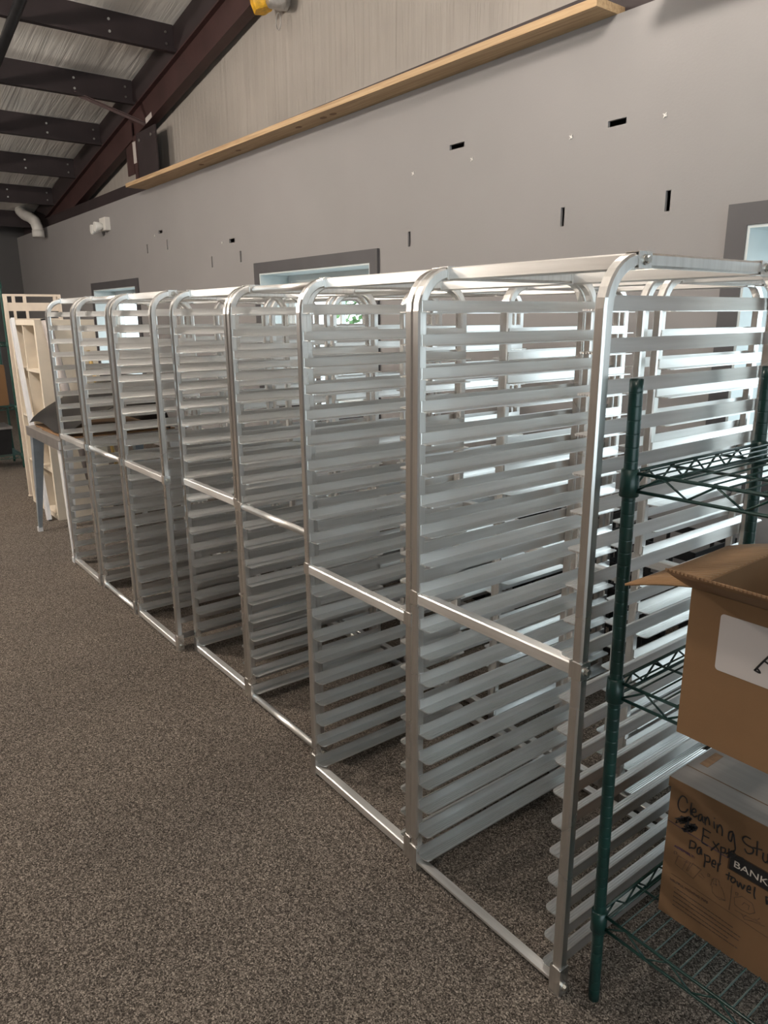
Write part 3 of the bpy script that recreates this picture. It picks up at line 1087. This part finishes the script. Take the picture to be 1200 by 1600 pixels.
carton()
HAND = [[(0.0389, 0.2914), (0.0344, 0.3012), (0.0262, 0.3015), (0.0205, 0.2895), (0.0196, 0.2751), (0.0253, 0.2659), (0.0356, 0.2683), (0.0414, 0.2792)], [(0.0474, 0.2977), (0.0473, 0.2778), (0.0494, 0.2691)], [(0.0503, 0.2771), (0.0583, 0.2818), (0.0564, 0.2881), (0.0512, 0.2838), (0.0506, 0.2748), (0.0562, 0.2694), (0.0628, 0.2759)], [(0.0722, 0.284), (0.066, 0.2795), (0.0659, 0.2679), (0.0709, 0.2701), (0.0729, 0.282), (0.0746, 0.2707), (0.0778, 0.2677)], [(0.0777, 0.2824), (0.0807, 0.2645)], [(0.0794, 0.2736), (0.0836, 0.2853), (0.0882, 0.2765), (0.0889, 0.2696)], [(0.097, 0.2832), (0.0999, 0.2679)], [(0.0969, 0.2916), (0.0978, 0.2899)], [(0.1043, 0.2803), (0.106, 0.2619)], [(0.1048, 0.2721), (0.11, 0.2834), (0.1153, 0.275), (0.1165, 0.2612)], [(0.1365, 0.2835), (0.1294, 0.2778), (0.1294, 0.2633), (0.135, 0.2609), (0.137, 0.2813), (0.1424, 0.2608), (0.1449, 0.248), (0.1403, 0.2396)], [(0.1708, 0.2885), (0.1607, 0.288), (0.1557, 0.2789), (0.1637, 0.2721), (0.177, 0.2712), (0.1772, 0.2608), (0.1679, 0.2546), (0.1619, 0.2614)], [(0.1834, 0.2918), (0.1844, 0.276), (0.1853, 0.2602)], [(0.1758, 0.2728), (0.1939, 0.2788)], [(0.1964, 0.2745), (0.1971, 0.2609), (0.2026, 0.2564), (0.2066, 0.2637)], [(0.2048, 0.2777), (0.2076, 0.2586), (0.2098, 0.2565)], [(0.078, 0.2567), (0.0787, 0.2398), (0.0774, 0.2215)], [(0.0777, 0.2546), (0.0938, 0.2542)], [(0.0781, 0.2394), (0.0921, 0.2403)], [(0.0774, 0.2215), (0.0909, 0.2214)], [(0.1, 0.2384), (0.1148, 0.2234)], [(0.1127, 0.2417), (0.0982, 0.2155)], [(0.1175, 0.2374), (0.1184, 0.2208), (0.1188, 0.1988)], [(0.1178, 0.2352), (0.1261, 0.2376), (0.1256, 0.2275), (0.1179, 0.2249)], [(0.133, 0.2426), (0.134, 0.225)], [(0.134, 0.2335), (0.1395, 0.2408), (0.1448, 0.2406)], [(0.1274, 0.2267), (0.1389, 0.2368), (0.1323, 0.2214), (0.1471, 0.2385), (0.1376, 0.2212), (0.1556, 0.2369), (0.164, 0.2364), (0.1482, 0.2295)], [(0.0545, 0.2118), (0.0544, 0.1914)], [(0.0545, 0.2118), (0.066, 0.2116), (0.065, 0.1996), (0.0552, 0.1945)], [(0.0777, 0.2091), (0.0716, 0.2026), (0.0717, 0.1913), (0.0771, 0.1936), (0.0786, 0.2072), (0.081, 0.1931)], [(0.0866, 0.1998), (0.0892, 0.1865), (0.089, 0.1681)], [(0.0879, 0.1977), (0.0978, 0.1992), (0.0981, 0.1874), (0.0895, 0.1836)], [(0.104, 0.1876), (0.111, 0.1905), (0.109, 0.1984), (0.1044, 0.1941), (0.1042, 0.1827), (0.1108, 0.1829)], [(0.1161, 0.197), (0.1169, 0.1771)], [(0.1164, 0.191), (0.1208, 0.1997)], [(0.1397, 0.1907), (0.1391, 0.1725)], [(0.1333, 0.1818), (0.1476, 0.1851)], [(0.1514, 0.1852), (0.1464, 0.183), (0.1445, 0.1755), (0.1487, 0.1727), (0.1532, 0.1791), (0.1514, 0.1852)], [(0.1564, 0.1825), (0.1599, 0.1703), (0.1633, 0.1825), (0.1682, 0.1712), (0.1715, 0.1834)], [(0.1769, 0.1774), (0.1831, 0.1806), (0.1812, 0.1878), (0.1771, 0.1825), (0.1775, 0.1725), (0.185, 0.1735)], [(0.1908, 0.1922), (0.1909, 0.1753), (0.194, 0.1665)], [(0.2125, 0.1861), (0.2157, 0.1691)], [(0.2126, 0.1856), (0.2195, 0.1852), (0.2195, 0.1779), (0.2142, 0.1776), (0.2227, 0.1682)]]
SCRIB = [[(0.024, 0.2417), (0.0407, 0.2577), (0.024, 0.2445), (0.0387, 0.2458), (0.0262, 0.2525), (0.0414, 0.2512), (0.0458, 0.2519), (0.035, 0.2527), (0.0487, 0.2602), (0.0305, 0.255), (0.0383, 0.2514), (0.0346, 0.2508), (0.0408, 0.2491), (0.047, 0.2564), (0.0282, 0.2426), (0.0288, 0.2477), (0.0289, 0.2467), (0.0332, 0.2478), (0.0523, 0.2611), (0.0449, 0.2641), (0.0382, 0.2474), (0.0398, 0.2504), (0.0405, 0.2605), (0.0444, 0.2615), (0.0515, 0.2629), (0.0464, 0.2571), (0.0475, 0.2618), (0.0484, 0.2592), (0.05, 0.2554), (0.0411, 0.2594), (0.047, 0.2541), (0.0508, 0.2618), (0.0452, 0.2525), (0.0427, 0.2531), (0.0409, 0.258), (0.0314, 0.2504), (0.0442, 0.2468), (0.0466, 0.2505), (0.0454, 0.2514), (0.0405, 0.2477), (0.049, 0.2602), (0.0348, 0.2399), (0.04, 0.2461), (0.0425, 0.2612), (0.0474, 0.2509), (0.0382, 0.2462), (0.0362, 0.2566), (0.0346, 0.2466), (0.0435, 0.2503), (0.0357, 0.2415), (0.0286, 0.2403), (0.0419, 0.2557), (0.0219, 0.2462), (0.035, 0.2456), (0.0412, 0.2586), (0.0322, 0.2429), (0.0293, 0.2566), (0.0359, 0.2398), (0.0371, 0.2564), (0.0264, 0.2424), (0.0419, 0.2509), (0.0308, 0.2375), (0.0292, 0.2357), (0.0222, 0.2449), (0.0337, 0.2401), (0.0334, 0.246), (0.0158, 0.2412), (0.0215, 0.2447), (0.0315, 0.2494), (0.0332, 0.2474), (0.0233, 0.241), (0.0301, 0.2401), (0.0215, 0.2425), (0.0186, 0.231), (0.0358, 0.2505), (0.0397, 0.2413), (0.046, 0.2352), (0.0571, 0.2424), (0.0391, 0.2434), (0.055, 0.2411), (0.0328, 0.2274), (0.0397, 0.2221), (0.0537, 0.2375), (0.0423, 0.2454), (0.0427, 0.2443), (0.0472, 0.248), (0.0391, 0.2244), (0.0547, 0.2482), (0.0355, 0.2246), (0.0516, 0.2466), (0.0395, 0.2374), (0.0365, 0.235), (0.0563, 0.2382), (0.0593, 0.245), (0.0452, 0.243), (0.0455, 0.2448), (0.0366, 0.2264), (0.0587, 0.2389), (0.0589, 0.2424), (0.0425, 0.2332), (0.0454, 0.2435), (0.0391, 0.2391), (0.0501, 0.2373), (0.0479, 0.2279), (0.0529, 0.2356), (0.0596, 0.2496), (0.0401, 0.2282), (0.0478, 0.2284), (0.0559, 0.2346), (0.0561, 0.2524), (0.0586, 0.2485), (0.0466, 0.2393), (0.0607, 0.2385), (0.0596, 0.2532), (0.0502, 0.2492), (0.0544, 0.236), (0.0487, 0.2352), (0.0581, 0.2357), (0.0485, 0.2428), (0.0521, 0.2293), (0.065, 0.248), (0.0586, 0.2422), (0.0583, 0.2446), (0.0533, 0.2483), (0.0536, 0.2302), (0.062, 0.2446), (0.0552, 0.2403), (0.0598, 0.2487), (0.0594, 0.2414), (0.0506, 0.2436), (0.0493, 0.2439), (0.0608, 0.2548), (0.0545, 0.245), (0.0518, 0.2377), (0.0663, 0.247), (0.0554, 0.2455), (0.0566, 0.2346), (0.0529, 0.247), (0.0472, 0.2422), (0.0478, 0.2293), (0.0593, 0.2449), (0.0659, 0.2511), (0.0625, 0.2392), (0.0457, 0.2423), (0.0487, 0.23), (0.0628, 0.2521), (0.0629, 0.2477), (0.0504, 0.2414), (0.0508, 0.2478), (0.0457, 0.2419)]]
PLINE = [[(0.0017, 0.2288), (0.1324, 0.2202)]]
THIN = [[(0.0203, 0.1073), (0.227, 0.0997)], [(0.1483, 0.167), (0.149, 0.1073)], [(0.0271, 0.1358), (0.033, 0.1594), (0.0842, 0.1603), (0.0695, 0.127), (0.0271, 0.1358)], [(0.0454, 0.1546), (0.0558, 0.1564)], [(0.0442, 0.1329), (0.0519, 0.1602)], [(0.0523, 0.1346), (0.0601, 0.1605)], [(0.0557, 0.1356), (0.0656, 0.163), (0.08, 0.1574)], [(0.0842, 0.15), (0.0928, 0.1445)], [(0.0793, 0.1428), (0.091, 0.1406)], [(0.1072, 0.1367), (0.1087, 0.153), (0.1135, 0.1589), (0.1212, 0.1592), (0.1247, 0.1478)], [(0.1116, 0.1563), (0.1119, 0.1438), (0.1193, 0.1465)], [(0.1158, 0.158), (0.118, 0.143)], [(0.1094, 0.1369), (0.112, 0.1235), (0.1203, 0.1193), (0.131, 0.1219), (0.1395, 0.1231)], [(0.128, 0.1476), (0.1346, 0.1372), (0.1395, 0.1231), (0.1272, 0.1166), (0.118, 0.1201)], [(0.1565, 0.143), (0.1697, 0.1551), (0.1906, 0.153), (0.1977, 0.1363), (0.1877, 0.1263), (0.1714, 0.124), (0.1584, 0.1269), (0.1554, 0.1434)], [(0.1719, 0.1368), (0.1752, 0.1442), (0.1855, 0.1444), (0.1847, 0.1339)], [(0.1598, 0.1153), (0.1744, 0.1163), (0.2107, 0.1215)], [(0.1722, 0.1171), (0.1772, 0.1108), (0.1823, 0.1197)], [(0.1973, 0.1236), (0.2025, 0.1226), (0.2075, 0.1313)], [(0.1747, 0.114), (0.1796, 0.1077), (0.1953, 0.1147), (0.2188, 0.1204)], [(0.0229, 0.1644), (0.0288, 0.1657), (0.0282, 0.16), (0.0231, 0.158), (0.0229, 0.1644)], [(0.0979, 0.1594), (0.1023, 0.1599), (0.1024, 0.155), (0.0981, 0.1533), (0.0979, 0.1594)], [(0.157, 0.1558), (0.1616, 0.1566), (0.1617, 0.1518), (0.1573, 0.1498), (0.157, 0.1558)]]
TIPS = [[(0.0313, 0.079), (0.1638, 0.0728)], [(0.0318, 0.0673), (0.1789, 0.0617)], [(0.0317, 0.0565), (0.1748, 0.052)], [(0.0316, 0.0456), (0.1579, 0.0412)], [(0.0315, 0.0347), (0.1744, 0.0325)]]


def box_writing(t):
    to3 = lambda u, v: Vector((u, 0, v))
    y = -0.0004

    def strokes(st, r, mat, name, sub=4):
        o = ribbon_strokes(st, to3, r, mat, name, t, sub)
        o.location = (0, y, 0)
        return o
    strokes(HAND, 0.0015, 'ink_black', 'handwriting')
    strokes([[a, b] for a, b in zip(SCRIB[0], SCRIB[0][1:])], 0.0009, 'ink_black', 'scribble', 1)
    strokes(PLINE, 0.0007, 'ink_purple', 'printed_line')
    strokes([[a, b] for q in THIN for a, b in zip(q, q[1:])], 0.00036, 'print_brown', 'printed_drawing', 1)
    rnd = random.Random(4)
    dash = []
    for (a, b), (c, d) in TIPS:
        L = c - a
        x = 0.0
        while x < L - 0.003:
            n = min(rnd.uniform(0.004, 0.011), L - x)
            dash.append([(a + x, b + (d - b) * x / L), (a + x + n, b + (d - b) * (x + n) / L)])
            x += n + 0.0014
    strokes(dash, 0.0009, 'print_brown', 'printed_small_text')
    pl = MB().box(0.1375, 0.345, y - 0.0004, y, 0.200, 0.2365).build('printed_plaque', 'ink_black', t)
    bd = MB()
    for x0, x1, z0, z1 in ((0.1355, 0.347, 0.2375, 0.2383), (0.1355, 0.347, 0.1982, 0.199), (0.1355, 0.1363, 0.199, 0.2375), (0.3462, 0.347, 0.199, 0.2375)):
        bd.box(x0, x1, y - 0.0004, y, z0, z1)
    bd.build('printed_border', 'ink_black', t)
    text_part('BANKERS BOX', 0.0205, (0.1450, y - 0.0007, 0.2098), FACE, 'print_white', 'printed_lettering', t, 1.25)
    text_part('ASSEMBLY:', 0.0082, (0.0208, y - 0.0003, 0.1748), FACE, 'ink_purple', 'printed_lettering', t, 1.2)
    text_part('HELPFUL MOVING TIPS', 0.0080, (0.0195, y - 0.0003, 0.0898), FACE, 'print_brown', 'printed_lettering', t, 1.05)


box_writing(BOX)


# ------------------------------------------------------------------ far end clutter
def far_table():
    t = empty('metal_table', (-4.36, 0.42, 0))
    tag(t, 'grey metal table with tapered legs beyond the last rack', 'table')
    hx, hy = 0.425, 0.40
    MB().box(-hx, hx, -hy, hy, 0.765, 0.778).build('table_top', 'grey_metal', t)
    ap = MB()
    ap.box(-hx, hx, -hy, -hy + 0.015, 0.715, 0.765).box(-hx, hx, hy - 0.015, hy, 0.715, 0.765)
    ap.box(-hx, -hx + 0.015, -hy + 0.015, hy - 0.015, 0.715, 0.765).box(hx - 0.015, hx, -hy + 0.015, hy - 0.015, 0.715, 0.765)
    ap.build('apron', 'grey_metal', t)
    MB().box(hx + 0.0005, hx + 0.006, -hy - 0.004, hy, 0.722, 0.772).build('edge_band', 'white_metal', t)
    for sx in (-1, 1):
        for sy in (-1, 1):
            a = Vector((sx * (hx - 0.075), sy * (hy - 0.05), 0.715))
            b = Vector((sx * (hx + 0.02), sy * (hy - 0.01), 0.0))
            mb = MB()
            wt, wb = 0.075, 0.022
            vs = []
            for p, w in ((b, wb), (a, wt)):
                for dx, dy in ((-w / 2, -w / 2), (w / 2, -w / 2), (w / 2, w / 2), (-w / 2, w / 2)):
                    vs.append((p.x + dx, p.y + dy, p.z))
            mb.add(vs, [(3, 2, 1, 0), (4, 5, 6, 7), (0, 1, 5, 4), (1, 2, 6, 5), (2, 3, 7, 6), (3, 0, 4, 7)])
            mb.build('leg', 'blue_grey_metal' if sx < 0 else 'white_metal', t)
            MB().box(b.x - 0.016, b.x + 0.016, b.y - 0.016, b.y + 0.016, 0, 0.035).build('foot_cap', 'white_metal', t)


far_table()


def mat_sheet():
    t = empty('rubber_mat', (-4.40, 0.35, 0.787))
    tag(t, 'black rubber mat curled up on the table beyond the racks', 'mat')
    mb = MB()
    nu, nv = 20, 26
    rows = []
    for j in range(nv + 1):
        v = j / nv                       # front edge to back edge
        for i in range(nu + 1):
            u = i / nu
            amp = 0.30 + 0.05 * math.sin(5.0 * u + 0.6)
            if v < 0.75:
                w = v / 0.75
                y = -0.30 + 0.55 * w
                z = 0.004 + amp * (w ** 0.75) * (1.0 - 0.12 * w)
            else:
                w = (v - 0.75) / 0.25
                y = 0.25 + 0.12 * math.sin(w * math.pi * 0.5)
                z = 0.004 + amp * 0.88 * (1 - w) + 0.02 * math.sin(w * math.pi)
            lip = 0.035 * math.sin(math.pi * min(1.0, u * 1.5 + 0.02)) * max(0.0, 1 - v * 3.5)
            x = -0.40 + 0.10 * v + 0.80 * u
            rows.append(Vector((x, y + 0.04 * u * (1 - v), z + lip)))
    # front lip rolled under
    k = nu + 1
    fs = [(j * k + i, j * k + i + 1, (j + 1) * k + i + 1, (j + 1) * k + i) for j in range(nv) for i in range(nu)]
    n = len(rows)
    mb.add(rows + [p + Vector((0, 0.002, 0.005)) for p in rows], [f[::-1] for f in fs] + [tuple(q + n for q in f) for f in fs], True)
    ring = [i for i in range(k)] + [j * k + nu for j in range(1, nv + 1)] + [nv * k + i for i in range(nu - 1, -1, -1)] + [j * k for j in range(nv - 1, 0, -1)]
    mb.add(rows + [p + Vector((0, 0.002, 0.005)) for p in rows], [(a, c, n + c, n + a) for a, c in zip(ring, ring[1:] + ring[:1])])
    mb.build('sheet', 'black_rubber', t)


mat_sheet()

cs = MB()
pts = [(-0.40, -0.34), (-0.30, -0.355), (-0.21, -0.345), (-0.12, -0.36), (0.40, -0.35), (0.40, 0.36), (-0.40, 0.36)]
cs.prism([(x, y, 0) for x, y in pts], (0, 0, 0.006))
o = cs.build('cardboard_sheet', 'cardboard')
o.location = (-4.37, 0.42, 0.7785)
tag(o, 'torn flat cardboard sheet lying on the table under the black mat', 'cardboard')


def bookcase():
    t = empty('cube_bookcase', (-5.02, 0.215, 0))
    tag(t, 'tall cream cube bookcase standing behind the metal table', 'bookcase')
    Wd, D, H, p = 0.80, 0.42, 1.495, 0.038
    MB().box(-p, 0, 0, D, 0, H).build('side_panel', 'cream_laminate', t)
    MB().box(-Wd, -Wd + p, 0, D, 0, H).build('side_panel', 'cream_laminate', t)
    MB().box(-Wd + p, -p, 0, D, H - p, H).build('top_panel', 'cream_laminate', t)
    MB().box(-Wd + p, -p, 0, D, 0, p).build('bottom_panel', 'cream_laminate', t)
    MB().box(-Wd + p, -p, D - 0.006, D, p, H - p).build('back_panel', 'cream_laminate', t)
    MB().box(-Wd / 2 - 0.009, -Wd / 2 + 0.009, 0.004, D - 0.006, p, H - p).build('divider', 'cream_laminate', t)
    for k in (1, 2, 3):
        z = H * k / 4
        MB().box(-Wd + p, -p, 0.006, D - 0.006, z - 0.009, z + 0.009).build('shelf_board', 'cream_laminate', t)


bookcase()


def white_rack():
    t = empty('display_stand', (-6.03, 0.245, 0))
    tag(t, 'cream metal display stand with slotted top panel near the far end', 'stand')
    H = 1.70

    def post(x, y):
        MB().box(x - 0.014, x + 0.014, y - 0.014, y + 0.014, 0.012, H).build('upright', 'cream_metal', t)
        MB().sweep([(x, y, 0), (x, y, 0.012)], circ(0.022, 10)).build('foot', 'cream_metal', t)
    for x in (0.0,):
        for y in (0.0, 0.42):
            post(x, y)
    # slotted header panels
    for x in (0.0,):
        mb = MB()
        y0, y1 = 0.014, 0.406
        mb.box(x - 0.008, x + 0.008, y0, y1, H - 0.018, H)
        mb.box(x - 0.008, x + 0.008, y0, y1, H - 0.135, H - 0.068)
        for yy in (y0 + 0.05, y0 + 0.135, y1 - 0.02):
            mb.box(x - 0.008, x + 0.008, yy - 0.012, yy + 0.012, H - 0.068, H - 0.018)
        mb.box(x - 0.008, x + 0.008, y0, y1, H - 0.21, H - 0.195)
        for yy in (y0 + 0.05, y0 + 0.145):
            mb.box(x - 0.006, x + 0.006, yy - 0.010, yy + 0.010, H - 0.195, H - 0.135)
        mb.build('header_panel', 'cream_metal', t)
    MB().box(-0.008, 0.008, 0.062, 0.088, 0.06, H - 0.21).build('inner_upright', 'cream_metal', t)
    for z0, z1 in ((1.20, 1.265), (0.835, 0.91), (0.46, 0.53), (0.065, 0.135)):
        MB().box(-0.008, 0.008, 0.014, 0.062, z0, z1).build('rung', 'cream_metal', t)
    for z in (0.10, 0.50, 0.87, 1.23):
        MB().box(-0.008, 0.008, 0.088, 0.406, z - 0.012, z + 0.012).build('rung', 'cream_metal', t)
    MB().box(-0.22, -0.014, 0.405, 0.435, 0.0, 0.03).build('base_foot', 'cream_metal', t)
    MB().box(0.014, 0.20, 0.405, 0.435, 0.0, 0.03).build('base_foot', 'cream_metal', t)


white_rack()


def lean(name, label, cat, a, b, prof, mat, cap=None):
    o = MB().sweep([Vector(a) - Vector(a), Vector(b) - Vector(a)], prof, smooth=len(prof) > 8).build(name, mat)
    o.location = a
    tag(o, label, cat)
    return o


lean('white_plank', 'long white trim strip leaning across the cream bookcase front', 'plank', (-5.08, 0.16, 0.0), (-5.655, 0.20, 1.50), [(0.035, -0.012), (0.035, 0.012), (-0.035, 0.012), (-0.035, -0.012)], 'white_strip')
tb = lean('paper_roll', 'grey wrapped roll leaning against the side of the cream bookcase', 'roll', (-4.90, 0.50, 0.0), (-4.985, 0.285, 1.50), circ(0.032, 14), 'grey_paper_tube')
capo = MB().sweep([(-0.085, -0.215, 1.495), (-0.0855, -0.2165, 1.507)], circ(0.033, 14)).build('end_cap', 'black_steel', tb)
lean('wooden_dowel', 'yellow brown wooden dowel leaning on the bookcase side', 'dowel', (-4.80, 0.68, 0.0), (-4.99, 0.56, 1.27), circ(0.014, 10), 'brass_wood')


def small_box(loc, dims, label, mat, rz=0.0):
    t = empty('storage_carton', loc, (0, 0, rz))
    tag(t, label, 'carton')
    x, y, z = dims
    MB().box(-x / 2, x / 2, -y / 2, y / 2, 0, z).build('body', mat, t)
    MB().box(-x / 2, -0.002, -y / 2, y / 2, z, z + 0.004).build('flap', mat, t)
    MB().box(0.002, x / 2, -y / 2, y / 2, z, z + 0.004).build('flap', mat, t)
    MB().box(-0.025, 0.025, -y / 2 - 0.0006, y / 2 + 0.0006, z + 0.004, z + 0.0046).build('tape', 'paper_white', t)


simple('crate_black', (0.012, 0.012, 0.013), 0.5)


def crate_side(L, H):
    mb = MB()
    w = 0.006
    mb.box(0, L, 0, w, 0, 0.03).box(0, L, 0, w, H - 0.035, H)
    mb.box(0, 0.03, 0, w, 0.03, H - 0.035).box(L - 0.03, L, 0, w, 0.03, H - 0.035)
    for k in range(1, 4):
        x = L * k / 4
        mb.box(x - 0.008, x + 0.008, 0, w, 0.03, H - 0.035)
    mb.box(0.03, L - 0.03, 0.001, w - 0.001, H * 0.45, H * 0.52)
    return mb.mesh('crate_side', 'crate_black')


CL, CD, CH = 0.42, 0.33, 0.29
C_LONG, C_SHORT = crate_side(CL, CH), crate_side(CD, CH)
C_BASE = MB().box(0, CL, 0, CD, 0, 0.012).mesh('crate_base', 'crate_black')


def crate(x, y, z, label):
    t = empty('plastic_crate', (x, y, z))
    tag(t, label, 'crate', 'black crates stacked between the racks and the wall')
    link('crate_base', C_BASE, t)
    link('crate_side', C_LONG, t)
    o = link('crate_side', C_LONG, t); o.location = (0, CD - 0.006, 0)
    o = link('crate_side', C_SHORT, t); o.location = (0.006, 0, 0); o.rotation_euler = (0, 0, math.pi / 2)
    o = link('crate_side', C_SHORT, t); o.location = (CL, 0, 0); o.rotation_euler = (0, 0, math.pi / 2)


for k, x in enumerate((0.05, -0.50, -1.05, -1.62, -2.2)):
    for j in range(2):
        crate(x, 1.56 + 0.03 * (k % 2), 0.001 + j * (CH + 0.001), ('lower' if j == 0 else 'upper') + ' black plastic crate behind the racks, %s stack from the green shelving' % ORD[k])

small_box((-7.66, 0.25, 0.6475), (0.34, 0.38, 0.40), 'cardboard carton on the far green shelving', 'cardboard', 0.05)


def storage_bin(loc, dims, label, mat, lidmat):
    t = empty('storage_bin', loc)
    tag(t, label, 'bin')
    x, y, z = dims
    q = 0.9
    vs = [(-x / 2 * q, -y / 2 * q, 0), (x / 2 * q, -y / 2 * q, 0), (x / 2 * q, y / 2 * q, 0), (-x / 2 * q, y / 2 * q, 0),
          (-x / 2, -y / 2, z), (x / 2, -y / 2, z), (x / 2, y / 2, z), (-x / 2, y / 2, z)]
    MB().add(vs, [(3, 2, 1, 0), (4, 5, 6, 7), (0, 1, 5, 4), (1, 2, 6, 5), (2, 3, 7, 6), (3, 0, 4, 7)]).build('body', mat, t)
    MB().box(-x / 2 - 0.012, x / 2 + 0.012, -y / 2 - 0.012, y / 2 + 0.012, z + 0.001, z + 0.025).build('lid', lidmat, t)


storage_bin((-7.66, -0.12, 0.6475), (0.34, 0.26, 0.22), 'white plastic bin beside the carton on the far green shelving', 'white_plastic', 'white_plastic')
storage_bin((-7.66, 0.25, 0.1475), (0.36, 0.36, 0.26), 'dark lidded bin on the lowest far green shelf', 'black_steel', 'grey_metal')


# ------------------------------------------------------------------ outside
g = MB().box(-60, 60, UY + 0.1, 60, -0.4, -0.3).build('ground_outside', 'pale_gravel')
tag(g, 'pale gravel ground outside the windows', kind='structure')


def tree(loc, h, r, label, seed):
    t = empty('tree', loc)
    tag(t, label, 'tree', 'trees outside the windows')
    rnd = random.Random(seed)
    MB().tube([(0, 0, 0), (0.05, 0, h * 0.5), (0, 0.05, h * 0.75)], 0.16, 8, radii=[1.2, 0.9, 0.6]).build('trunk', 'bark', t)
    mb = MB()
    for k in range(420):
        a, b = rnd.uniform(0, 2 * math.pi), math.acos(rnd.uniform(-0.9, 1))
        rr = r * rnd.uniform(0.65, 1.0)
        c = Vector((rr * math.sin(b) * math.cos(a), rr * math.sin(b) * math.sin(a), h * 0.68 + rr * 0.75 * math.cos(b)))
        s = rnd.uniform(0.16, 0.34)
        n = Vector((rnd.gauss(0, 1), rnd.gauss(0, 1), rnd.gauss(0, 1))).normalized()
        u = n.orthogonal().normalized() * s
        w = n.cross(u)
        mb.add([c - u, c + w * 0.6, c + u, c - w * 0.6], [(0, 1, 2, 3)])
    o = mb.build('foliage', 'leaf_green', t)
    o['kind'] = 'stuff'


TR = [(-22, 19, -0.3), (-28.5, 21, -0.3), (-35, 19, -0.3), (-16, 23, -0.3), (-9, 24, -0.3)]
for i, p in enumerate(TR):
    tree(p, 3.6 + 0.5 * (i % 3), 2.3, 'leafy green tree glimpsed through the windows, outside on the gravel', i)


# ------------------------------------------------------------------ hanging lamps (above the aisle, outside the frame)
def globe_lamp(x, y, z, label, power):
    t = empty('hanging_globe_lamp', (x, y, z))
    tag(t, label, 'lamp', 'globe lamps hung from the roof')
    r = 0.13
    nm = 'lamp_glow_%d_%d' % (int(power), int(-x * 10))
    mat_emit(nm, (1.0, 0.90, 0.79), power / (math.pi * r * r))
    ring = [(0, 0, -r * math.cos(math.pi * k / 12)) for k in range(13)]
    rad = [max(0.004, r * math.sin(math.pi * k / 12)) for k in range(13)]
    MB().sweep(ring, circ(1, 20), radii=rad, up=(1, 0, 0)).build('globe', nm, t)
    MB().sweep([(0, 0, r - 0.01), (0, 0, r + 0.03), (0, 0, r + 0.09)], circ(1, 16), radii=[0.07, 0.065, 0.03]).build('cap', 'lamp_housing', t)
    top = RB + 0.31 + SL * x - z
    MB().tube([(0, 0, r + 0.09), (0, 0, top)], 0.008, 6).build('suspension_rod', 'black_steel', t)


globe_lamp(-0.98, 0.96, 3.34, 'globe lamp hung above the back row of racks', 5.5)
globe_lamp(-4.4, -1.8, 3.55, 'globe lamp hung over the middle of the aisle', 27)
globe_lamp(1.05, -2.45, 5.0, 'globe lamp hung above and behind the viewpoint', 11)
globe_lamp(-8.2, -4.6, 2.9, 'globe lamp hung over the far end of the aisle', 42)
